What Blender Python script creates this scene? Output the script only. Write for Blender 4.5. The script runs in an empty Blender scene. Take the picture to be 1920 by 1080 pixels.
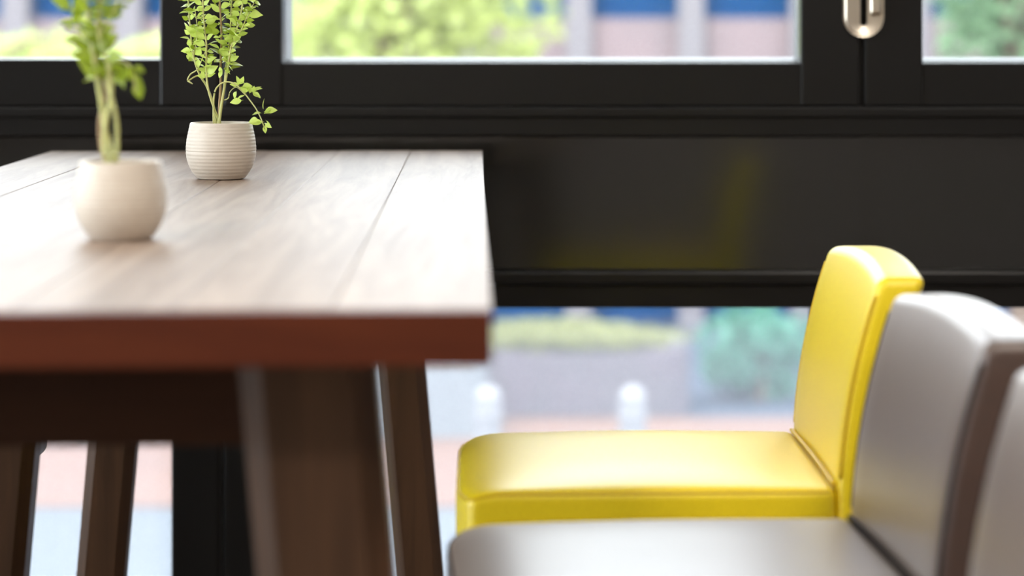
import bpy, bmesh, math, random
from mathutils import Vector, Matrix
random.seed(7)
sc = bpy.context.scene
col = sc.collection

# ------------------------------------------------------------------ camera
CAM_Z = 1.224
F = 4600.0                     # focal length in pixels of the 1920 wide frame
cam_d = bpy.data.cameras.new('camera')
cam = bpy.data.objects.new('camera', cam_d); col.objects.link(cam)
cam.location = (0, 0, CAM_Z); cam.rotation_euler = (math.pi/2, 0, 0)
cam_d.sensor_width = 36; cam_d.lens = 36*F/1920
cam_d.shift_x = -140/1920; cam_d.shift_y = -498/1920
cam_d.clip_start = 0.05; cam_d.clip_end = 300
cam_d.dof.use_dof = True; cam_d.dof.focus_distance = 3.50; cam_d.dof.aperture_fstop = 2.9
sc.camera = cam

# ------------------------------------------------------------------ world, sun, exposure
w = bpy.data.worlds.new('sky'); sc.world = w; w.use_nodes = True
bgn = w.node_tree.nodes['Background']
bgn.inputs[0].default_value = (0.90, 0.95, 1.0, 1); bgn.inputs[1].default_value = 8.0
sun_d = bpy.data.lights.new('sun', 'SUN'); sun_d.energy = 5.0; sun_d.angle = math.radians(6); sun_d.color = (1, .95, .86)
sun = bpy.data.objects.new('sun', sun_d); col.objects.link(sun)
sun.rotation_euler = (math.radians(42), 0, math.radians(-24))      # shines over the roof onto the street side
vs = sc.view_settings
vs.view_transform = 'Standard'; vs.look = 'None'; vs.exposure = 0.0; vs.gamma = 1.0; vs.use_curve_mapping = False

# ------------------------------------------------------------------ materials
MATS = {}
def mat(name, rgb, rough=.5, metal=0, spec=.5, coat=0, coat_r=.1, noise=None, bump=0, trans=None, sheen=0):
    """noise = (scale xyz, second colour, amount) mixes a stretched noise in object space"""
    m = bpy.data.materials.new(name); m.use_nodes = True
    nt = m.node_tree; b = nt.nodes['Principled BSDF']
    b.inputs['Base Color'].default_value = (*rgb, 1); b.inputs['Roughness'].default_value = rough
    b.inputs['Metallic'].default_value = metal; b.inputs['Specular IOR Level'].default_value = spec
    b.inputs['Coat Weight'].default_value = coat; b.inputs['Coat Roughness'].default_value = coat_r
    if sheen:
        b.inputs['Sheen Weight'].default_value = sheen; b.inputs['Sheen Roughness'].default_value = .45; b.inputs['Sheen Tint'].default_value = (1, .86, .74, 1)
    if noise:
        scl, c2, lo, hi = noise
        tc = nt.nodes.new('ShaderNodeTexCoord'); mp = nt.nodes.new('ShaderNodeMapping')
        mp.inputs['Scale'].default_value = scl
        oi = nt.nodes.new('ShaderNodeObjectInfo'); ad = nt.nodes.new('ShaderNodeVectorMath'); ad.operation = 'SCALE'
        nt.links.new(tc.outputs['Object'], mp.inputs['Vector'])
        rn = nt.nodes.new('ShaderNodeCombineXYZ')
        mu = nt.nodes.new('ShaderNodeMath'); mu.operation = 'MULTIPLY'; mu.inputs[1].default_value = 37.0
        nt.links.new(oi.outputs['Random'], mu.inputs[0])
        for k in range(3): nt.links.new(mu.outputs[0], rn.inputs[k])
        av = nt.nodes.new('ShaderNodeVectorMath'); av.operation = 'ADD'
        nt.links.new(mp.outputs[0], av.inputs[0]); nt.links.new(rn.outputs[0], av.inputs[1])
        nz = nt.nodes.new('ShaderNodeTexNoise'); nz.inputs['Scale'].default_value = 1; nz.inputs['Detail'].default_value = 6
        nz.inputs['Roughness'].default_value = .65; nz.inputs['Distortion'].default_value = .6
        nt.links.new(av.outputs[0], nz.inputs['Vector'])
        mr = nt.nodes.new('ShaderNodeMapRange'); mr.inputs[1].default_value = lo; mr.inputs[2].default_value = hi
        nt.links.new(nz.outputs[0], mr.inputs[0])
        mx = nt.nodes.new('ShaderNodeMix'); mx.data_type = 'RGBA'
        mx.inputs[6].default_value = (*rgb, 1); mx.inputs[7].default_value = (*c2, 1)
        nt.links.new(mr.outputs[0], mx.inputs[0]); nt.links.new(mx.outputs[2], b.inputs['Base Color'])
        if bump:
            bp = nt.nodes.new('ShaderNodeBump'); bp.inputs['Strength'].default_value = bump; bp.inputs['Distance'].default_value = .002
            nt.links.new(nz.outputs[0], bp.inputs['Height']); nt.links.new(bp.outputs[0], b.inputs['Normal'])
    if trans:      # thin leaf: part of the light passes through
        tr = nt.nodes.new('ShaderNodeBsdfTranslucent'); tr.inputs[0].default_value = (*trans, 1)
        ms = nt.nodes.new('ShaderNodeMixShader'); ms.inputs[0].default_value = .45
        nt.links.new(b.outputs[0], ms.inputs[1]); nt.links.new(tr.outputs[0], ms.inputs[2])
        nt.links.new(ms.outputs[0], nt.nodes['Material Output'].inputs[0])
    MATS[name] = m
    return m

def glass(name, tint, haze):  # last argument: translucent share put into the glass to veil the view with haze
    m = bpy.data.materials.new(name); m.use_nodes = True; nt = m.node_tree; nt.nodes.clear()
    out = nt.nodes.new('ShaderNodeOutputMaterial')
    t = nt.nodes.new('ShaderNodeBsdfTransparent'); t.inputs[0].default_value = (*tint, 1)
    g = nt.nodes.new('ShaderNodeBsdfGlossy'); g.inputs['Roughness'].default_value = .02
    fr = nt.nodes.new('ShaderNodeFresnel'); fr.inputs[0].default_value = 1.45
    a = nt.nodes.new('ShaderNodeMixShader')
    nt.links.new(fr.outputs[0], a.inputs[0]); nt.links.new(t.outputs[0], a.inputs[1]); nt.links.new(g.outputs[0], a.inputs[2])
    d = nt.nodes.new('ShaderNodeBsdfTranslucent'); d.inputs[0].default_value = (.9, .93, 1, 1)
    b = nt.nodes.new('ShaderNodeMixShader'); b.inputs[0].default_value = haze
    nt.links.new(a.outputs[0], b.inputs[1]); nt.links.new(d.outputs[0], b.inputs[2])
    nt.links.new(b.outputs[0], out.inputs[0])
    MATS[name] = m
    return m

def emit(name, rgb, s):
    m = bpy.data.materials.new(name); m.use_nodes = True
    b = m.node_tree.nodes['Principled BSDF']; b.inputs['Base Color'].default_value = (*rgb, 1)
    b.inputs['Emission Color'].default_value = (*rgb, 1); b.inputs['Emission Strength'].default_value = s
    return m

M_TOP = mat('plank_wood', (.335, .25, .19), .50, spec=.42, noise=((26, 1.6, 26), (.19, .125, .085), .38, .68), bump=.25)
M_EDGE = mat('edge_wood', (.10, .022, .007), .5, spec=.2, noise=((3, 26, 26), (.07, .014, .005), .4, .65), bump=.1)
M_LEG = mat('leg_wood', (.095, .046, .022), .5, spec=.3, noise=((30, 30, 2.2), (.055, .026, .012), .36, .66), bump=.2)
M_RAIL = mat('rail_wood', (.040, .015, .006), .55, spec=.15, noise=((2, 26, 26), (.028, .010, .004), .4, .65))
M_YEL = mat('yellow_leather', (.92, .70, .010), .46, spec=.45, coat=.4, coat_r=.36, noise=((240, 240, 240), (.87, .655, .008), .4, .6), bump=.06)
M_YELP = mat('yellow_thread', (.74, .50, .012), .5)
M_BRN = mat('brown_leather', (.070, .033, .022), .48, spec=.6, coat=.55, coat_r=.32, sheen=.35, noise=((240, 240, 240), (.05, .028, .021), .4, .6), bump=.06)
M_BRNP = mat('brown_welt', (.016, .010, .008), .8, spec=.1)
M_SLEG = mat('stool_leg_wood', (.09, .05, .03), .45, noise=((30, 30, 3), (.05, .026, .014), .38, .65))
M_STEEL = mat('steel', (.55, .55, .55), .3, 1)
M_BLACK = mat('black_frame', (.010, .0096, .0092), .30, spec=.32)
M_PANEL = mat('black_panel', (.006, .006, .0056), .13, spec=1.0)
M_BRASS = mat('latch_metal', (.82, .74, .62), .28, 1)
M_POT = mat('pot_ceramic', (.63, .57, .49), .45, spec=.4, noise=((60, 60, 160), (.595, .53, .45), .4, .65))
M_SOIL = mat('soil', (.035, .022, .014), .95, noise=((90, 90, 90), (.06, .04, .025), .4, .6), bump=.8)
M_LEAF = mat('leaf_green', (.62, .73, .22), .34, noise=((60, 60, 60), (.42, .58, .08), .35, .65), trans=(.70, .82, .18))
M_LEAF2 = mat('leaf_deep_green', (.22, .31, .02), .42, trans=(.38, .47, .04))
M_STEM = mat('stem_green', (.55, .58, .22), .5, noise=((120, 120, 60), (.48, .46, .17), .4, .6))
M_STEM2 = mat('stem_brown', (.34, .22, .11), .55)
M_GLASS = glass('window_glass', (.97, .985, .985), .008)
M_GLASS2 = glass('lower_glass', (.95, .97, .99), .065)
M_OUT = mat('outer_cladding', (.10, .105, .11), .6)
M_FLOOR = mat('floor_wood', (.13, .085, .06), .45, noise=((1.5, 14, 14), (.10, .065, .045), .4, .6))
M_PAINT = mat('wall_paint', (.30, .27, .24), .7)
M_CEIL = mat('ceiling_paint', (.80, .79, .77), .8)
M_FILL = emit('fill_light_glow', (1, .93, .84), 3.0)  # glowing face of the added fill lights

# ------------------------------------------------------------------ helpers
def tag(o, label, cat=None, group=None, kind=None):
    o['label'] = label
    if cat: o['category'] = cat
    if group: o['group'] = group
    if kind: o['kind'] = kind
    return o
def empty(name, loc=(0, 0, 0), rz=0):
    o = bpy.data.objects.new(name, None); col.objects.link(o); o.location = loc; o.rotation_euler = (0, 0, rz)
    o.empty_display_size = .05
    return o
def link(name, me, m=None, parent=None, smooth=False):
    if isinstance(me, bmesh.types.BMesh):
        bm = me; me = bpy.data.meshes.new(name); bm.to_mesh(me); bm.free()
    if m and not me.materials: me.materials.append(m)
    if smooth:
        for p in me.polygons: p.use_smooth = True
    o = bpy.data.objects.new(name, me); col.objects.link(o)
    if parent: o.parent = parent
    return o
def shade(o, deg=35):
    me = o.data
    for p in me.polygons: p.use_smooth = True
    bm = bmesh.new(); bm.from_mesh(me)
    for e in bm.edges:
        if len(e.link_faces) == 2 and e.calc_face_angle(0) > math.radians(deg): e.smooth = False
    bm.to_mesh(me); bm.free()
    return o
def box(name, x, y, z, m, parent=None, bev=0, seg=2):
    bm = bmesh.new(); bmesh.ops.create_cube(bm, size=1)
    for v in bm.verts:
        v.co = Vector(((x[0]+x[1])/2+v.co.x*(x[1]-x[0]), (y[0]+y[1])/2+v.co.y*(y[1]-y[0]), (z[0]+z[1])/2+v.co.z*(z[1]-z[0])))
    if bev: bmesh.ops.bevel(bm, geom=bm.edges[:], offset=bev, segments=seg, profile=.5, affect='EDGES')
    return link(name, bm, m, parent)
def lathe(name, prof, m, parent=None, n=64, loc=(0, 0, 0)):
    bm = bmesh.new(); rings = []
    for r, z in prof:
        rings.append([bm.verts.new((r*math.cos(2*math.pi*k/n)+loc[0], r*math.sin(2*math.pi*k/n)+loc[1], z+loc[2])) for k in range(n)])
    for a, b in zip(rings, rings[1:]):
        for k in range(n): bm.faces.new((a[k], a[(k+1) % n], b[(k+1) % n], b[k]))
    for r, flip in ((rings[0], True), (rings[-1], False)):
        bm.faces.new(r[::-1] if flip else r)
    bmesh.ops.recalc_face_normals(bm, faces=bm.faces)
    return shade(link(name, bm, m, parent), 50)
def smooth_path(pts, k=6):
    P = [Vector(p) for p in pts]
    if len(P) < 3: return P
    out = []
    for i in range(len(P)-1):
        p0 = P[max(i-1, 0)]; p1 = P[i]; p2 = P[i+1]; p3 = P[min(i+2, len(P)-1)]
        for s in range(k):
            t = s/k
            out.append(.5*((2*p1)+(p2-p0)*t+(2*p0-5*p1+4*p2-p3)*t*t+(3*p1-p0-3*p2+p3)*t**3))
    out.append(P[-1])
    return out
def tube_mesh(bm, P, rad, n=8, closed=False):
    rings = []; N = len(P)
    up = Vector((0, 0, 1))
    for i, p in enumerate(P):
        if closed: d = P[(i+1) % N]-P[i-1]
        else: d = P[min(i+1, N-1)]-P[max(i-1, 0)]
        d.normalize()
        a = d.cross(up if abs(d.z) < .95 else Vector((1, 0, 0))).normalized(); b = a.cross(d)
        r = rad(i/(N-1)) if callable(rad) else rad
        rings.append([bm.verts.new(p+a*r*math.cos(2*math.pi*k/n)+b*r*math.sin(2*math.pi*k/n)) for k in range(n)])
    for i in range(N if closed else N-1):
        A = rings[i]; B = rings[(i+1) % N]
        for k in range(n): bm.faces.new((A[k], A[(k+1) % n], B[(k+1) % n], B[k]))
    if not closed:
        bm.faces.new(rings[0][::-1]); bm.faces.new(rings[-1])
def tube(name, pts, rad, m, parent=None, n=8, k=6, closed=False):
    bm = bmesh.new(); P = pts if closed else smooth_path(pts, k)
    tube_mesh(bm, [Vector(p) for p in P], rad, n, closed)
    bmesh.ops.recalc_face_normals(bm, faces=bm.faces)
    return link(name, bm, m, parent, True)
def soft_box(sx, sy, sz, r, deform=None, n_mid=10, n_r=5):
    """box with all edges rounded by r, centred, then run through deform(x, y, z)"""
    def ticks(h):
        e = [r*(1-math.cos(k/n_r*math.pi/2)) for k in range(n_r+1)]
        a = [-h+t for t in e]; mid = [-h+r+(2*h-2*r)*k/n_mid for k in range(1, n_mid)]
        return a+mid+[-t for t in a[::-1]]
    H = (sx/2, sy/2, sz/2); T = [ticks(h) for h in H]
    bm = bmesh.new()
    for ax in range(3):
        u, v = (ax+1) % 3, (ax+2) % 3
        for s in (-1, 1):
            g = []
            for a in T[u]:
                row = []
                for b in T[v]:
                    p = [0, 0, 0]; p[ax] = s*H[ax]; p[u] = a; p[v] = b
                    c = Vector([max(-H[i]+r, min(H[i]-r, p[i])) for i in range(3)]); d = Vector(p)-c
                    q = c+d.normalized()*r if d.length > 1e-9 else Vector(p)
                    row.append(bm.verts.new(q))
                g.append(row)
            for i in range(len(g)-1):
                for j in range(len(g[0])-1):
                    f = (g[i][j], g[i+1][j], g[i+1][j+1], g[i][j+1])
                    bm.faces.new(f if s > 0 else f[::-1])
    bmesh.ops.remove_doubles(bm, verts=bm.verts, dist=1e-5)
    if deform:
        for v in bm.verts: v.co = Vector(deform(*v.co))
    return bm

# ------------------------------------------------------------------ the room
XL, XR, YB, YW = -3.02, 2.86, -2.6, 4.5
ZC = 3.0
Z_SILL, Z_PANEL = 1.150, .700
tag(box('floor', (XL-.2, XR+.2), (YB-.2, YW+.16), (-.12, 0), M_FLOOR), 'brown wooden floor of the room under table and stools', kind='structure')
tag(box('ceiling', (XL-.2, XR+.2), (YB-.2, YW+.16), (ZC, ZC+.15), M_CEIL), 'white painted ceiling of the room', kind='structure')
tag(box('wall_right', (XR, XR+.15), (YB, YW+.16), (0, ZC), M_PAINT), 'pale painted wall to the right of the stools', kind='structure')
tag(box('wall_front', (XL, XR), (YB-.15, YB), (0, ZC), M_PAINT), 'pale painted wall behind the photographer', kind='structure')
wl = tag(box('wall_left', (XL-.15, XL), (YB, YW+.16), (0, .12), M_PAINT), 'pale painted wall below the side window left of the table', kind='structure')
box('lintel', (XL-.15, XL), (YB, YW+.16), (2.88, ZC), M_PAINT, wl)
for y0, y1 in ((YB, -1.4), (.9, 1.1), (3.3, 3.55), (4.42, YW+.16)):
    box('pier', (XL-.15, XL), (y0, y1), (.12, 2.88), M_PAINT, wl)

# spandrel between the upper and lower windows, with its stepped rails
wb = tag(box('wall_back', (XL, XR), (YW+.03, YW+.12), (Z_PANEL+.052, Z_SILL-.135), M_BLACK), 'glossy black metal spandrel panel between the upper and lower windows', kind='structure')
box('upper_rail', (XL, XR), (YW-.012, YW+.12), (Z_SILL-.135, Z_SILL-.088), M_BLACK, wb, .004)
box('sill_rail', (XL, XR), (YW-.022, YW+.12), (Z_SILL-.100, Z_SILL-.080), M_BLACK, wb, .004)
box('lower_ledge', (XL, XR), (YW-.018, YW+.12), (Z_PANEL+.044, Z_PANEL+.070), M_BLACK, wb, .006)
box('lower_rail', (XL, XR), (YW+.0, YW+.12), (Z_PANEL, Z_PANEL+.046), M_BLACK, wb, .004)
tr = tag(box('trim_1', (XL, XR), (YW-.02, YW+.12), (2.62, ZC), M_BLACK), 'black head frame above the upper windows', kind='structure')
tr = tag(box('trim_2', (XL, XR), (YW-.02, YW+.12), (0, .06), M_BLACK), 'black bottom frame under the lower windows', kind='structure')

E = [-3.02, -1.844, -.670, .504, 1.680, 2.86]
ST = .108
for i in range(5):      # one sheet per bay, each sitting very slightly off plumb
    hx, hz_ = (E[i+1]-E[i])/2-.001, (Z_SILL-.137-Z_PANEL-.054)/2
    o = box('sheet', (-hx, hx), (0, .012), (-hz_, hz_), M_PANEL, wb)
    o.location = ((E[i]+E[i+1])/2, YW+.012, (Z_SILL-.137+Z_PANEL+.054)/2); o.rotation_euler = (math.radians(-.95), 0, math.radians(-.9))
wname = ['upper window farthest left, beyond the frame', 'upper window at left behind the nearer plant', 'wide upper window in the middle above the table end',
         'upper window at right with the metal latch on its stile', 'upper window farthest right']
for i in range(5):
    x0, x1 = E[i]+.004, E[i+1]-.004
    r = empty('window_%d' % (i+1), ((x0+x1)/2, YW, Z_SILL)); tag(r, 'black framed '+wname[i], kind='structure')
    c = (x0+x1)/2
    X0, X1 = x0-c, x1-c
    zb, zt = -.080, 1.47
    dz = (.006 if i == 1 else 0)
    box('stile', (X0, X0+ST), (-.008, .06), (zb, zt), M_BLACK, r, .004); box('stile', (X1-ST, X1), (-.008, .06), (zb, zt), M_BLACK, r, .004)
    box('bottom_rail', (X0+ST-.006, X1-ST+.006), (-.004, .056), (zb, dz), M_BLACK, r, .003)
    box('top_rail', (X0+ST, X1-ST), (-.004, .056), (zt-.09, zt), M_BLACK, r, .003)
    box('glass_pane', (X0+ST-.01, X1-ST+.01), (.026, .032), (dz-.01, zt-.08), M_GLASS, r)
    b_ = box('mullion', (X0-.008, X0+.0), (.012, .10), (zb, zt), M_BLACK, r)
    if i == 3:
        # oblong sash latch: stadium plate with a slot, screwed over the meeting stiles
        bm = bmesh.new()
        def stadium(w_, h_, n=14):
            R = w_/2; out = []
            for k in range(n+1): a = math.pi*k/n; out.append((R*math.cos(a), h_/2-R+R*math.sin(a)))
            for k in range(n+1): a = math.pi+math.pi*k/n; out.append((R*math.cos(a), -h_/2+R+R*math.sin(a)))
            return out
        o_, i_ = stadium(.074, .19), stadium(.013, .15)
        n = len(o_)
        V = {}
        for nm, ps, y in (('of', o_, -.016), ('if', i_, -.012), ('ob', o_, 0), ('ib', i_, 0)):
            V[nm] = [bm.verts.new((p[0], y, p[1])) for p in ps]
        for k in range(n):
            j = (k+1) % n
            bm.faces.new((V['of'][k], V['of'][j], V['if'][j], V['if'][k])); bm.faces.new((V['ob'][k], V['ob'][j], V['of'][j], V['of'][k]))
            bm.faces.new((V['if'][k], V['if'][j], V['ib'][j], V['ib'][k])); bm.faces.new((V['ib'][k], V['ib'][j], V['ob'][j], V['ob'][k]))
        bmesh.ops.recalc_face_normals(bm, faces=bm.faces)
        bmesh.ops.bevel(bm, geom=[e for e in bm.edges if all(abs(v.co.y+.016) < 1e-5 for v in e.verts)], offset=.005, segments=3, affect='EDGES')
        h = shade(link('latch', bm, M_BRASS, r), 40); h.location = (X0-.002, -.0085, .142); h['label'] = 'pale brass oblong sash latch'
        lv = box('latch_lever', (.010, .030), (-.030, -.014), (-.055, .055), M_BRASS, h, .006, 3)
    box('outer_sill', (X0, X1), (.064, .44), (-.02, .003), M_OUT, r)
    box('outer_reveal', (X0, X0+ST-.002), (.062, .17), (.003, zt), M_OUT, r); box('outer_reveal', (X1-ST+.002, X1), (.062, .17), (.003, zt), M_OUT, r)
    # the lower window of the same bay
    r = empty('window_%d' % (i+6), ((x0+x1)/2, YW, .06)); tag(r, 'black framed lower '+['window farthest left', 'window under the table, left of the dark mullion', 'window behind the yellow stool seat', 'window behind the brown stool backs', 'window farthest right'][i], kind='structure')
    zt = Z_PANEL-.06
    s0, s1 = (.088, .108)
    box('stile', (X0, X0+ST*.98), (.0, .06), (0, zt), M_BLACK, r, .004); box('stile', (X1-s0, X1), (.0, .06), (0, zt), M_BLACK, r, .004)
    box('bottom_rail', (X0+ST*.98, X1-s0), (.0, .056), (0, .07), M_BLACK, r, .003)
    box('mullion', (X0-.008, X0), (-.001, .06), (0, zt), M_BLACK, r)
    box('glass_pane', (X0+ST*.97, X1-s0+.002), (.026, .032), (.06, zt), M_GLASS2, r)

for k, (y0, y1) in enumerate(((-1.4, .9), (1.1, 3.3), (3.55, 4.42))):
    r = empty('window_%d' % (11+k), (XL-.08, (y0+y1)/2, .12))
    tag(r, 'black framed side window in the left wall, '+['behind the photographer', 'beside the table', 'in the corner by the street'][k], kind='structure')
    h = (y1-y0)/2
    for a, b in ((-h, -h+.07), (h-.07, h)): box('stile', (-.03, .03), (a, b), (0, 2.76), M_BLACK, r)
    for a, b in ((0, .08), (2.68, 2.76)): box('rail', (-.03, .03), (-h+.07, h-.07), (a, b), M_BLACK, r)
    box('glass_pane', (-.003, .003), (-h+.06, h-.06), (.07, 2.69), M_GLASS, r)

# added unseen fill lights that brighten the sides facing the camera
for k, (x, y) in enumerate(((-1.3, -.9), (1.0, -.9), (-1.3, 1.3), (1.0, 1.3))):
    r = empty('added_fill_light', (x, y, ZC)); tag(r, 'added square fill light '+['behind the photographer on the left', 'behind the photographer on the right', 'above the near end of the table', 'above the near stools'][k], 'ceiling light', 'added fill lights')
    box('frame', (-.33, .33), (-.33, .33), (-.05, 0), M_BLACK, r)
    box('fill_panel', (-.30, .30), (-.30, .30), (-.056, -.046), M_FILL, r)
    ld = bpy.data.lights.new('fill_lamp', 'AREA'); ld.size = .58; ld.energy = 31; ld.color = (1, .90, .79)
    lo = bpy.data.objects.new('fill_lamp', ld); col.objects.link(lo); lo.parent = r; lo.location = (0, 0, -.065)

# ------------------------------------------------------------------ table
T_ROT = math.radians(2.6)
ZT = 1.0; TW, TL, TH = .75, 2.40, .043
tb = empty('dining_table', (-.0736, 1.905, 0), T_ROT)
tag(tb, 'long high wooden table with thick plank top and splayed legs', 'table')
NPL = 6; pw = TW/NPL
def plank_mesh(w_, l_):
    bm = bmesh.new(); bmesh.ops.create_cube(bm, size=1)
    for v in bm.verts: v.co = Vector((v.co.x*w_, v.co.y*l_, v.co.z*TH))
    bmesh.ops.bevel(bm, geom=[e for e in bm.edges if all(v.co.z > 0 for v in e.verts)], offset=.0008, segments=1, affect='EDGES')
    me = bpy.data.meshes.new('plank'); bm.to_mesh(me); bm.free(); me.materials.append(M_TOP)
    return me
pm = plank_mesh(pw-.0006, TL-.024)
for k in range(NPL):
    o = link('plank', pm, None, tb); o.location = (-TW+pw*(k+.5), .024+(TL-.024)/2, ZT-TH/2-.0004*(k % 2))
es = box('edge_board', (-TW, 0), (0, .0238), (ZT-TH, ZT-.0002), M_EDGE, tb, .0015); es['label'] = 'reddish brown edge board across the near end'
def leg(x_top, y, wdt, dep, side, cham, zt=ZT-TH, slope=.087, wt=1.0):
    """splayed leg with chamfered long edges; x_top = outer side at the top"""
    bm = bmesh.new()
    def ring(z):
        sh = side*slope*(zt-z)
        xo = x_top+sh; xi = x_top+sh-side*wdt
        a, b = sorted((xo, xi))
        return [bm.verts.new(p+(z,)) for p in ((a+cham, y), (b-cham, y), (b, y+cham), (b, y+dep-cham), (b-cham, y+dep), (a+cham, y+dep), (a, y+dep-cham), (a, y+cham))]
    A, B = ring(0), ring(zt)
    for k in range(8): bm.faces.new((A[k], A[(k+1) % 8], B[(k+1) % 8], B[k]))
    bm.faces.new(A[::-1]); bm.faces.new(B)
    bmesh.ops.recalc_face_normals(bm, faces=bm.faces)
    return link('leg', bm, M_LEG, tb)
CX = -TW/2
for s in (-1, 1):
    leg(CX+s*.277, .130, .114, .10, s, .020)
    leg(CX+s*.250, 2.235, .080, .075, s, .016)
    leg(CX+s*.214, 1.10, .062, .07, s, .014)
box('end_rail', (CX-.20, CX+.20), (.150, .19), (.871, ZT-TH), M_RAIL, tb, .003)
box('end_rail', (CX-.21, CX+.21), (2.25, 2.29), (.871, ZT-TH), M_RAIL, tb, .003)
for s in (-1, 1):
    box('side_rail', (CX+s*.15-.015, CX+s*.15+.015), (.19, 2.25), (.885, ZT-TH), M_RAIL, tb, .003)
box('cross_rail', (CX-.19, CX+.19), (1.115, 1.15), (.885, ZT-TH), M_RAIL, tb)

# ------------------------------------------------------------------ potted plants
def pot_profile(rw=1.0, hz=1.0):
    H = .081; out = []
    def rad(t):   # t = 0 base .. 1 rim
        P = [(0, .0325), (.05, .0362), (.12, .0405), (.22, .0450), (.35, .0486), (.45, .0498), (.55, .0500), (.70, .0488), (.85, .0464), (1, .0437)]
        for (a, ra), (b, rb) in zip(P, P[1:]):
            if t <= b: return ra+(rb-ra)*(t-a)/(b-a)
        return P[-1][1]
    out.append((.0300, 0)); out.append((.0322, .0012))
    N = 120
    for k in range(2, N-1):
        t = k/N
        ridge = .00015*(math.sin(t*2*math.pi*16)) * min(1, (1-t)*8, t*12)
        r = sum(rad(min(1, max(0, t+d))) for d in (-.03, -.015, 0, .015, .03))/5
        groove = -.0006*math.exp(-((t-.50)/.008)**2)
        out.append((r+ridge+groove, t*H))
    out += [(.0434, H-.0006), (.0427, H), (.0413, H), (.0405, H-.001), (.0410, H-.008), (.0425, H-.02)]
    return [(r*rw, z*hz) for r, z in out]

def leaf_mesh(name, m, L=1.0, W=.52, curl=.18, fold=.12):
    """pointed oval leaf along +x with midrib fold and a downward curl, unit length, on a short stalk"""
    bm = bmesh.new(); n = 7; mid, lf, rt = [], [], []
    for k in range(n+1):
        t = k/n; wd = W*.5*math.sin(math.pi*min(1, t**.85))*(1 if t < .5 else 1-.10*(t-.5))
        z = -curl*t*t
        x = .12+.88*t
        mid.append(bm.verts.new((x, 0, z)))
        lf.append(bm.verts.new((x, wd, z+fold*wd*2)) if 0 < k < n else None); rt.append(bm.verts.new((x, -wd, z+fold*wd*2)) if 0 < k < n else None)
    for k in range(n):
        for sd, fl in ((lf, 0), (rt, 1)):
            f = [mid[k], mid[k+1]]+([sd[k+1]] if sd[k+1] else [])+([sd[k]] if sd[k] else [])
            if len(f) > 2: bm.faces.new(f[::-1] if fl else f)
    a = [bm.verts.new(p) for p in ((0, .012, .005), (0, -.012, .005), (.14, -.010, .002), (.14, .010, .002))]
    bm.faces.new(a)
    me = bpy.data.meshes.new(name); bm.to_mesh(me); bm.free(); me.materials.append(m)
    for p in me.polygons: p.use_smooth = True
    return me
LEAVES = [leaf_mesh('leaf', M_LEAF), leaf_mesh('leaf', M_LEAF, W=.6, curl=.35), leaf_mesh('leaf', M_LEAF, W=.46, curl=.05, fold=.2), leaf_mesh('leaf', M_LEAF2, W=.55, curl=.25)]
LEAVES_D = [leaf_mesh('leaf', M_LEAF2, W=.5, curl=.3), leaf_mesh('leaf', M_LEAF2, W=.56, curl=.2)]
def put_leaf(root, p, d, size, kinds=LEAVES, rnd=random):
    d = Vector(d).normalized()
    up = Vector((rnd.uniform(-.8, .8), rnd.uniform(-1.5, .1), rnd.uniform(.2, 1))); y = up.cross(d)
    if y.length < .1: y = Vector((0, 1, 0)).cross(d)
    y.normalize(); z = d.cross(y)
    o = bpy.data.objects.new('leaf', rnd.choice(kinds)); col.objects.link(o); o.parent = root
    o.matrix_local = Matrix.Translation(p) @ Matrix((d, y, z)).transposed().to_4x4() @ Matrix.Scale(size, 4)
    return o

def pot_thing(name, px, y_base, s_w, label, ybase_off=0):
    s = (y_base-42)/(CAM_Z-ZT); d = F/s
    r = empty(name, ((px-1100)/s, d, ZT)); tag(r, label, 'potted plant', 'potted plants on the table')
    lathe('pot', pot_profile(s_w), M_POT, r, 72)
    lathe('soil', [(.001, .066), (.040*s_w, .0665), (.040*s_w, .0685), (.02, .0705), (.001, .071)], M_SOIL, r, 32)
    return r, s
def leafy(root, pts, n_nodes, t0, t1, size, kinds=LEAVES, whorl=3, spread=1.0, side=0.0, rnd=random):
    P = smooth_path(pts, 8); N = len(P)-1
    for i in range(n_nodes):
        t = t0+(t1-t0)*i/max(1, n_nodes-1); q = t*N; k = min(int(q), N-1); p = P[k].lerp(P[k+1], q-k)
        tg = (P[k+1]-P[k]).normalized(); a0 = rnd.uniform(0, 6.28)
        for j in range(whorl):
            a = a0+j*2*math.pi/whorl+rnd.uniform(-.4, .4)
            dirv = Vector((math.cos(a), math.sin(a), rnd.uniform(-.25, .55)))*spread+tg*rnd.uniform(.15, .6)
            put_leaf(root, p, dirv, size*rnd.uniform(.65, 1.25), kinds, rnd)

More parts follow.
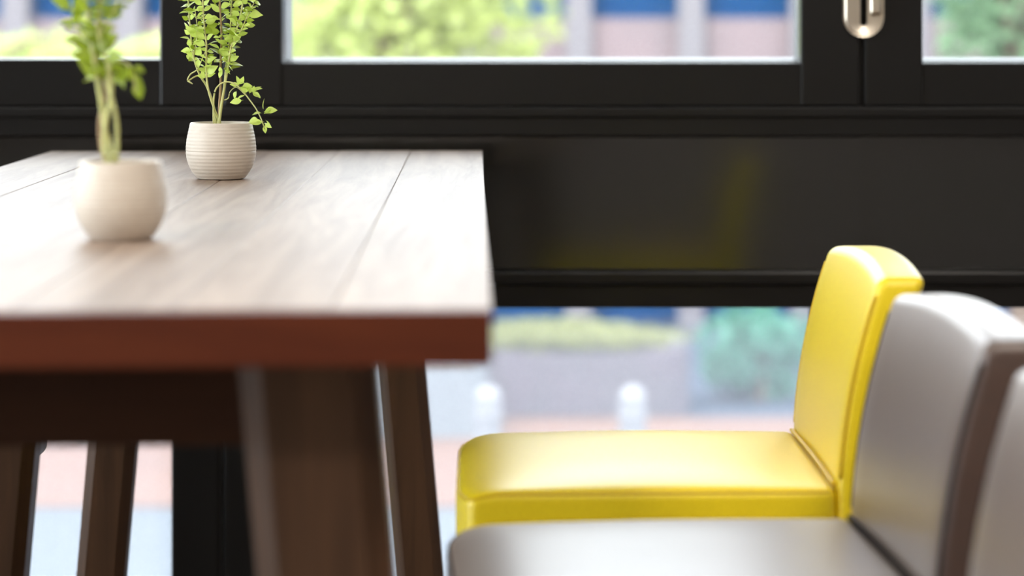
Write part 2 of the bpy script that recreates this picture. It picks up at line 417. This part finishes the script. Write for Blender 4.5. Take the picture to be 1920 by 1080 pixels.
# the farther, sharply seen plant: pixel offsets from the rim centre (414, 230) turned into metres
pf, S = pot_thing('potted_plant', 414.5, 335.5, 1.0, 'sharply seen ribbed off-white pot of leafy green herb farther back on table')
RIM = .081
def pp(x, y, dy=0): return ((x-414.5)/S, dy, RIM+(228-y)/S)
stems = [
    ([pp(404, 240, .004), pp(403, 222, .004), pp(398, 195, .01), pp(386, 160, .006), pp(374, 140, .004), pp(362, 105, .004), pp(357, 70, .006), pp(352, 20, .01), pp(350, -15, .012)], .0019),
    ([pp(408, 240), pp(409, 222), pp(402, 200, -.006), pp(392, 165, -.008), pp(388, 130, -.006), pp(389, 80, -.01), pp(384, 30, -.012), pp(382, -20, -.01)], .0019),
    ([pp(410, 240, .008), pp(409, 205, .01), pp(411, 160, .014), pp(411, 120, .014), pp(412, 60, .016), pp(408, 0, .02), pp(410, -25, .02)], .0021),
    ([pp(412, 240, -.004), pp(414, 215, -.006), pp(421, 170, -.008), pp(429, 125, -.008), pp(436, 80, -.006), pp(452, 30, -.008), pp(460, -20, -.01)], .0022),
    ([pp(413, 240, .004), pp(411, 210, .006), pp(418, 165, .01), pp(422, 120, .012), pp(428, 70, .016), pp(430, 10, .02), pp(433, -25, .02)], .0017),
    ([pp(402, 240, -.006), pp(402, 195, -.008), pp(405, 170, -.01), pp(413, 158, -.012), pp(425, 152, -.014), pp(440, 154, -.016), pp(456, 166, -.018), pp(470, 183, -.02), pp(484, 202, -.022), pp(494, 222, -.022), pp(500, 240, -.02)], .0014),
    # the kinked side shoot on the left
    ([pp(377, 140, .004), pp(366, 142, 0), pp(353, 150, -.004), pp(358, 138, -.006), pp(372, 128, -.008), pp(382, 105, -.006), pp(391, 85, -.006)], .0013),
    ([pp(353, 150, -.004), pp(362, 156, -.004)], .0014),
    ([pp(422, 186, -.006), pp(430, 182, -.01), pp(434, 170, -.012), pp(446, 162, -.014), pp(462, 176, -.014)], .0009),
    ([pp(434, 88, -.008), pp(452, 60, -.012), pp(466, 30, -.014), pp(478, 5, -.012)], .0011),
    ([pp(362, 105, .004), pp(368, 80, -.004), pp(372, 55, -.008), pp(368, 20, -.01)], .0011),
]
for i, (pts, r) in enumerate(stems):
    tube('stem', pts, (lambda t, r=r: r*(1-.45*t)), M_STEM if i != 2 else M_STEM2, pf, 7)
R1 = random.Random(11)
SZ = .0172
leafy(pf, stems[0][0], 13, .60, 1, SZ, rnd=R1); leafy(pf, stems[1][0], 17, .52, 1, SZ, rnd=R1)
leafy(pf, stems[2][0], 17, .52, 1, SZ*1.05, rnd=R1); leafy(pf, stems[3][0], 17, .48, 1, SZ, rnd=R1)
leafy(pf, stems[4][0], 15, .52, 1, SZ, rnd=R1); leafy(pf, stems[9][0], 9, .15, 1, SZ, rnd=R1); leafy(pf, stems[10][0], 7, .2, 1, SZ*.9, rnd=R1)
for (x, y, dx, dz, L) in ((450, 160, -.2, 1, 21), (452, 158, .5, .9, 20), (455, 160, 1, .2, 20), (450, 160, -.6, .5, 17), (458, 186, -1, -.15, 25), (446, 168, -.5, -.9, 17),
                          (475, 172, .6, .7, 19), (476, 170, 1, .35, 20), (474, 172, 1, -.3, 18), (476, 174, .2, 1, 15), (497, 206, -.1, 1, 24), (498, 207, 1, .25, 24), (494, 210, -1, .1, 18),
                          (498, 210, .6, .6, 17), (488, 222, -1, -.1, 22), (498, 226, -.9, -.1, 27), (498, 232, .2, -1, 16), (500, 222, .5, -.8, 18), (380, 130, .4, -.9, 16),
                          (402, 122, -1, -.1, 18), (424, 118, .8, -.5, 20), (420, 128, -.4, -1, 18), (428, 122, .2, -1, 17), (414, 122, .3, -1, 16), (376, 108, -.2, -1, 17)):
    put_leaf(pf, pp(x, y, R1.uniform(-.018, -.008)), (dx, R1.uniform(-.35, .1), dz), L/S, LEAVES[:3], R1)

for (x, y) in ((450, 160), (474, 172), (497, 210), (497, 228), (464, 176)):
    for k in range(3):
        a = R1.uniform(0, 6.28); put_leaf(pf, pp(x+R1.uniform(-3, 3), y+R1.uniform(-3, 3), R1.uniform(-.024, -.012)), (math.cos(a), R1.uniform(-.6, .2), math.sin(a)+.2), R1.uniform(13, 19)/S, LEAVES[:3], R1)
# the nearer, blurred plant
pn, S2 = pot_thing('potted_plant', 227, 448.5, .945, 'blurred ribbed off-white pot with trailing herb nearest the front table edge')
def pq(x, y, dy=0): return ((x-227)/S2, dy, RIM+(300-y)/S2)
stems2 = [
    ([pq(212, 312, 0), pq(208, 280, 0), pq(196, 240, .004), pq(190, 190, 0), pq(180, 120, -.004), pq(172, 60, -.006), pq(165, 0, -.01), pq(160, -70, -.01)], .0032),
    ([pq(205, 312, -.006), pq(198, 270, -.008), pq(203, 220, -.008), pq(212, 170, -.008), pq(206, 120, -.01), pq(190, 60, -.012), pq(196, -10, -.012), pq(200, -60, -.01)], .0030),
    ([pq(214, 312, .01), pq(216, 270, .012), pq(214, 220, .012), pq(200, 170, .016), pq(184, 130, .016), pq(160, 85, .02), pq(140, 50, .02), pq(130, 10, .02)], .0026),
    ([pq(196, 312, .012), pq(184, 270, .014), pq(182, 220, .016), pq(192, 170, .02), pq(176, 100, .02), pq(176, 20, .02), pq(180, -50, .02)], .0022),
    ([pq(204, 130, -.01), pq(222, 112, -.016), pq(246, 118, -.02), pq(258, 140, -.02), pq(262, 172, -.02)], .0014),
    ([pq(196, 60, -.012), pq(212, 30, -.014), pq(228, 5, -.016), pq(240, -30, -.016)], .0016),
]
for i, (pts, r) in enumerate(stems2):
    tube('stem', pts, (lambda t, r=r: r*(1-.4*t)), M_STEM if i != 3 else M_STEM2, pn, 7)
R2 = random.Random(5)
S3 = .024
leafy(pn, stems2[0][0], 11, .52, 1, S3, LEAVES_D+LEAVES[:1], rnd=R2); leafy(pn, stems2[1][0], 9, .55, 1, S3, LEAVES_D, rnd=R2)
leafy(pn, stems2[2][0], 9, .5, 1, S3, LEAVES_D, rnd=R2); leafy(pn, stems2[3][0], 8, .55, 1, S3, LEAVES_D, rnd=R2); leafy(pn, stems2[5][0], 6, .3, 1, S3*.9, LEAVES_D, rnd=R2)
for (x, y, dx, dz, L) in ((258, 130, .2, -1, 42), (262, 146, .1, -1, 40), (240, 120, -.2, -1, 44), (232, 120, .1, -1, 38), (256, 122, .8, -.3, 26), (246, 118, .4, -1, 34)):
    put_leaf(pn, pq(x, y, R2.uniform(-.025, -.01)), (dx, R2.uniform(-.2, .2), dz), L/S2, LEAVES_D, R2)

# ------------------------------------------------------------------ stools
SEAT_Z, SEAT_T, SW, SD = .699, .085, .40, .43      # seat height, thickness, width, depth
BK_T, BK_H = .055, .240
def make_stool(label, m, mp, group, x, y, deg):
    """seat faces -x; origin on the floor under the seat's front edge centre"""
    r = empty('counter_stool', (x, y, 0), math.radians(deg)); tag(r, label, 'stool', group)
    def seat_def(a, b, c):
        u, v = a/(SD/2), b/(SW/2); fr = max(0, -u-.70)/.30; cr = max(0, abs(v)-.6)/.4; fs = fr*fr*(3-2*fr)
        k = max(0, min(1, (c+SEAT_T/2)/SEAT_T))
        return (a+SD/2+.015*cr*cr*fs, b, c+SEAT_Z-SEAT_T/2+k*(-.008*fr*fr*fr+.014*(1-u*u)*(1-v*v*v*v)-.001))
    seat = shade(link('seat', soft_box(SD, SW, SEAT_T, .011, seat_def, 30), m, r), 60)
    # stitched welt round the seat top
    def rect(x0, x1, y0, y1, rr, z, n=6, m_=30):
        out = []
        for cx_, cy_, a0 in ((x1-rr, y1-rr, 0), (x0+rr, y1-rr, 90), (x0+rr, y0+rr, 180), (x1-rr, y0+rr, 270)):
            for k in range(n+1):
                a = math.radians(a0+90*k/n); out.append(Vector((cx_+rr*math.cos(a), cy_+rr*math.sin(a), z)))
        fine = []
        for p, q in zip(out, out[1:]+out[:1]):
            st = m_ if (q-p).length > .05 else 1
            fine += [p.lerp(q, j/st) for j in range(st)]
        return fine
    tube('welt', [Vector(seat_def(q.x-SD/2, q.y, SEAT_T/2-.0038)) for q in rect(.0025, SD-.003, -SW/2+.0025, SW/2-.0025, .010, 0)], .0018, mp, seat, 6, closed=True)
    ZB = SEAT_Z-SEAT_T
    HB = BK_H+SEAT_T
    def back_def(a, b, c):
        h = c+HB/2; hh = max(0, h-SEAT_T)
        v = b/(SW/2); k = h/HB
        xx = a+SD+BK_T/2+.05*hh+.62*hh*hh - .006*(1-v*v)*-1*k
        return (xx, b, ZB+h+k*k*k*(.012*(1-v*v)-.004))
    back = shade(link('backrest', soft_box(BK_T, SW, HB, .012, back_def), m, r), 60)
    # seams along the two long edges of the back
    for s in (-1, 1):
        pts = []
        for k in range(13):
            h = SEAT_T+.01+(BK_H-.03)*k/12; q = back_def(-BK_T/2+.003, s*(SW/2-.003), h-HB/2); pts.append((q[0]-.001, q[1]+s*.001, q[2]))
        tube('seam', pts, .0016, mp, back, 6, 2)
    tube('seam', [(SD-.002, -SW/2+.01, SEAT_Z+.002), (SD-.002, 0, SEAT_Z+.004), (SD-.002, SW/2-.01, SEAT_Z+.001)], .0028, mp, seat, 6, 6)
    for sx, sy in ((0, -1), (0, 1), (1, -1), (1, 1)):
        bm = bmesh.new(); bmesh.ops.create_cube(bm, size=1)
        for v in bm.verts:
            t = .5+v.co.z; w_ = .026+.012*t
            cx_ = (.085 if sx == 0 else SD-.01)+(.03 if sx else -.012)*(1-t); cy_ = sy*(SW/2-.045+.02*(1-t))
            v.co = Vector((cx_+v.co.x*w_, cy_+v.co.y*w_, ZB*t+.004*t))
        link('leg', bm, M_SLEG, r)
    for sy in (-1, 1): box('stretcher', (.085, SD), (sy*(SW/2-.035)-.009, sy*(SW/2-.035)+.009), (.20, .225), M_SLEG, r, .003)
    box('footrest', (.067, .087), (-(SW/2-.045), SW/2-.045), (.24, .262), M_STEEL, r, .004)
    box('stretcher', (SD-.005, SD+.017), (-(SW/2-.045), SW/2-.045), (.24, .262), M_SLEG, r, .003)
    return r
make_stool('bright yellow leather counter stool farthest from the viewer on the right side', M_YEL, M_YELP, 'counter stools at the table', -.156, 2.945, 2.5)
make_stool('dark brown leather counter stool directly in front of the yellow one', M_BRN, M_BRNP, 'counter stools at the table', -.132, 2.372, 5.0)
make_stool('brown leather counter stool cut off by the lower right corner, only its backrest showing', M_BRN, M_BRNP, 'counter stools at the table', -.100, 1.812, 5.0)
make_stool('brown leather counter stool tucked in on the left side, barely visible under the table', M_BRN, M_BRNP, 'counter stools at the table', -.762, 3.335, 181.0)

# ------------------------------------------------------------------ the street outside
ZG = -2.0
G_NEAR = mat('concrete_paving', (.060, .070, .080), .8, noise=((1.2, 1.2, 1.2), (.054, .064, .074), .4, .6))
G_BRICK = mat('brick_paving', (.120, .062, .043), .85, noise=((2, 2, 2), (.106, .056, .040), .4, .6))
G_ROAD = mat('asphalt', (.028, .041, .066), .85, noise=((1.5, 1.5, 1.5), (.025, .037, .060), .4, .6))
O_WALL = mat('facade_wall', (.155, .115, .124), .8, noise=((.8, .8, .8), (.130, .102, .112), .4, .6))
O_PIL = mat('facade_pillar', (.130, .120, .132), .8)
O_BLUE = mat('facade_glass', (.0008, .036, .112), .5, spec=.03)
O_BARK = mat('bark', (.16, .11, .08), .9, noise=((8, 8, 2), (.1, .07, .05), .4, .6))
O_LEAF = mat('tree_leaf', (.34, .39, .13), .55, trans=(.48, .54, .21))
O_LEAF2 = mat('tree_leaf_pale', (.18, .30, .17), .55, trans=(.24, .38, .22))
O_LEAF3 = mat('shrub_leaf', (.10, .27, .20), .55, trans=(.13, .34, .26))
O_HEDGE = mat('hedge_leaf', (.28, .29, .13), .6, trans=(.32, .33, .16))
O_STONE = mat('planter_stone', (.080, .064, .078), .8, noise=((2, 2, 2), (.070, .062, .072), .4, .6))
O_WHITE = mat('white_stone', (.11, .12, .13), .7)
O_BOL = mat('bollard_paint', (.14, .137, .145), .45)
tag(box('ground', (-40, 30), (YW+.2, 16.3), (ZG-.3, ZG), G_NEAR), 'pale blue-grey concrete pavement outside the window', 'pavement', kind='structure')
tag(box('brick_pavement', (-40, 30), (16.3, 19.9), (ZG-.3, ZG+.02), G_BRICK), 'pinkish brick paving strip beyond the pale pavement', 'pavement', kind='structure')
tag(box('road', (-40, 30), (19.9, 60), (ZG-.3, ZG-.02), G_ROAD), 'blue-grey asphalt road across the street', 'road', kind='structure')

YF = 26.0
bd = empty('office_building', (0, YF, ZG)); tag(bd, 'pale building with blue windows and light pillars across the street', 'building')
def zz(z): return z-ZG
box('wall', (-16, 12), (.25, 6), (0, 4.9), O_WALL, bd)
box('roof_slab', (-16.2, 12.2), (-.3, 6.2), (4.9, 5.15), O_PIL, bd)
box('spandrel', (-16, 12), (0, .25), (zz(.25), zz(1.27)), O_WALL, bd)
box('spandrel', (-16, 12), (0, .25), (zz(2.6), 4.9), O_WALL, bd)
PITCH = 1.19
pil = win = winl = None
for k in range(-13, 10):
    xc = -.085+k*PITCH
    if pil is None:
        pil = box('pillar', (-.135, .135), (-.14, .26), (0, 4.9), O_PIL, bd); o = pil
    else:
        o = link('pillar', pil.data, None, bd)
    o.location = (xc, 0, 0)
    for key, (z0, z1) in (('u', (zz(1.27), zz(2.6))), ('l', (.02, zz(.25)))):
        o = box('window', (-.46, .46), (.18, .245), (z0, z1), O_BLUE, bd); o.location = (xc+PITCH/2, 0, 0)

def foliage(name, centre, rad, n, m, parent, seed, size=.16, n_lobes=16):
    """leaf blades spread through an uneven crown; one mesh"""
    rr = random.Random(seed); V, Fc = [], []
    lobes = []
    for k in range(n_lobes):
        v = Vector((rr.gauss(0, 1), rr.gauss(0, 1), rr.gauss(0, 1))).normalized()*rr.uniform(.35, .75)
        lobes.append((Vector((v.x*rad[0], v.y*rad[1], v.z*rad[2])), rr.uniform(.28, .5)))
    for i in range(n):
        c, q = rr.choice(lobes)
        v = Vector((rr.gauss(0, 1), rr.gauss(0, 1), rr.gauss(0, 1))).normalized()*rr.uniform(.5, 1)**.5*q
        p = Vector(centre)+c+Vector((v.x*rad[0], v.y*rad[1], v.z*rad[2]))
        a = Vector((rr.gauss(0, 1), rr.gauss(0, 1), rr.gauss(0, .6))).normalized(); b = a.cross(Vector((rr.gauss(0, 1), rr.gauss(0, 1), rr.gauss(0, 1)))).normalized()
        s = size*rr.uniform(.6, 1.3); k = len(V)
        V += [p-a*s*.5, p+b*s*.25, p+a*s*.5, p-b*s*.25]; Fc.append((k, k+1, k+2, k+3))
    me = bpy.data.meshes.new(name); me.from_pydata([tuple(v) for v in V], [], Fc)
    o = link(name, me, m, parent); o['kind'] = 'stuff'
    return o
def tree(label, px, d, zc, rad, n, m, seed, size=.16):
    x = (px-1100)/F*d
    r = empty('street_tree', (x, d, ZG)); tag(r, label, 'tree', 'trees along the street')
    h = zc-ZG
    tube('trunk', [(0, 0, 0), (.04, 0, h*.4), (-.03, .05, h*.8), (.02, 0, h+.2)], lambda t: .11*(1-.5*t), O_BARK, r, 10)
    rr = random.Random(seed)
    for k in range(5):
        a = k*1.26+rr.uniform(-.3, .3)
        tube('branch', [(0, .03, h*.7), (rad[0]*.3*math.cos(a), rad[1]*.3*math.sin(a), h+.1*k), (rad[0]*.7*math.cos(a), rad[1]*.7*math.sin(a), h+rad[2]*.4)], lambda t: .05*(1-.7*t), O_BARK, r, 7)
    foliage('foliage', (0, 0, h), rad, n, m, r, seed, size)
    return r
tree('yellow-green tree seen through the middle window', 745, 20.0, 1.5, (1.45, 1.3, 1.55), 4000, O_LEAF, 3)
tree('yellow-green tree seen through the left window behind the nearer plant', 170, 19.0, .72, (1.35, 1.0, .62), 2600, O_LEAF, 9)
tree('pale green tree seen through the right window beyond the latch', 1905, 20.5, 1.7, (.95, 1.0, 1.8), 3600, O_LEAF2, 21)

sb = empty('shrub', ((1425-1100)/F*21, 21.0, ZG)); tag(sb, 'teal green shrub beside the yellow stool backrest, outside the glass', 'shrub')
foliage('foliage', (0, 0, .42), (.62, .5, .52), 2600, O_LEAF3, sb, 4, .12)
tube('stem', [(0, 0, -.02), (.02, 0, .2), (0, .02, .45)], .03, O_BARK, sb, 7)

# curved stone planter with a clipped hedge, seen below the panel
dP = 19.95; sP = F/dP
pl = empty('hedge_planter', (-.34, dP+.55, ZG)); tag(pl, 'rounded stone planter with yellow-green hedge outside below the black panel', 'planter')
def rounded_block(name, hx, hy, z0, z1, m, parent, rr_):
    bm = bmesh.new(); pts = []
    for cx_, cy_, a0 in ((hx-rr_, hy-rr_, 0), (-hx+rr_, hy-rr_, 90), (-hx+rr_, -hy+rr_, 180), (hx-rr_, -hy+rr_, 270)):
        for k in range(9):
            a = math.radians(a0+90*k/8); pts.append((cx_+rr_*math.cos(a), cy_+rr_*math.sin(a)))
    A = [bm.verts.new((*p, z0)) for p in pts]; B = [bm.verts.new((*p, z1)) for p in pts]
    for k in range(len(pts)): bm.faces.new((A[k], A[(k+1) % len(pts)], B[(k+1) % len(pts)], B[k]))
    bm.faces.new(A[::-1]); bm.faces.new(B)
    bmesh.ops.recalc_face_normals(bm, faces=bm.faces)
    bmesh.ops.bevel(bm, geom=[e for e in bm.edges if all(v.co.z > z1-.001 for v in e.verts)], offset=.03, segments=2, affect='EDGES')
    return shade(link(name, bm, m, parent), 40)
rounded_block('stone_body', 1.2, .5, -.02, .52, O_STONE, pl, .42)
hd = foliage('hedge', (0, 0, .60), (1.25, .46, .15), 5200, O_HEDGE, pl, 8, .07, 60)
wp = empty('white_planter', ((760-1100)/F*19.0, 19.2, ZG)); tag(wp, 'low white stone planter outside, right of the table legs', 'planter')
rounded_block('stone_body', .62, .3, .02, .56, O_WHITE, wp, .06)
box('planter_soil', (-.54, .54), (-.22, .22), (.555, .572), M_SOIL, wp)

for k, (px, lab) in enumerate(((915, 'white round-topped bollard close to the table corner, outside'), (1186, 'white round-topped bollard behind the yellow stool seat, outside'))):
    d = 14.2; s = F/d
    r = empty('bollard', ((px-1100)/s, d, ZG)); tag(r, lab, 'bollard', 'white bollards on the pavement')
    zt = CAM_Z-(722-42)/s-ZG
    R = .078
    lathe('post', [(R, -.01), (R, zt-.14)]+[(R*math.cos(a*math.pi/16), zt-.14+.06+R*math.sin(a*math.pi/16)) for a in range(0, 8)]+[(.004, zt)], O_BOL, r, 28)
    lathe('collar', [(R+.006, zt-.20), (R+.010, zt-.195), (R+.010, zt-.165), (R+.006, zt-.16)], O_BOL, r, 28)
    lathe('base', [(R+.03, 0), (R+.03, .03), (R+.005, .05)], O_BOL, r, 28)
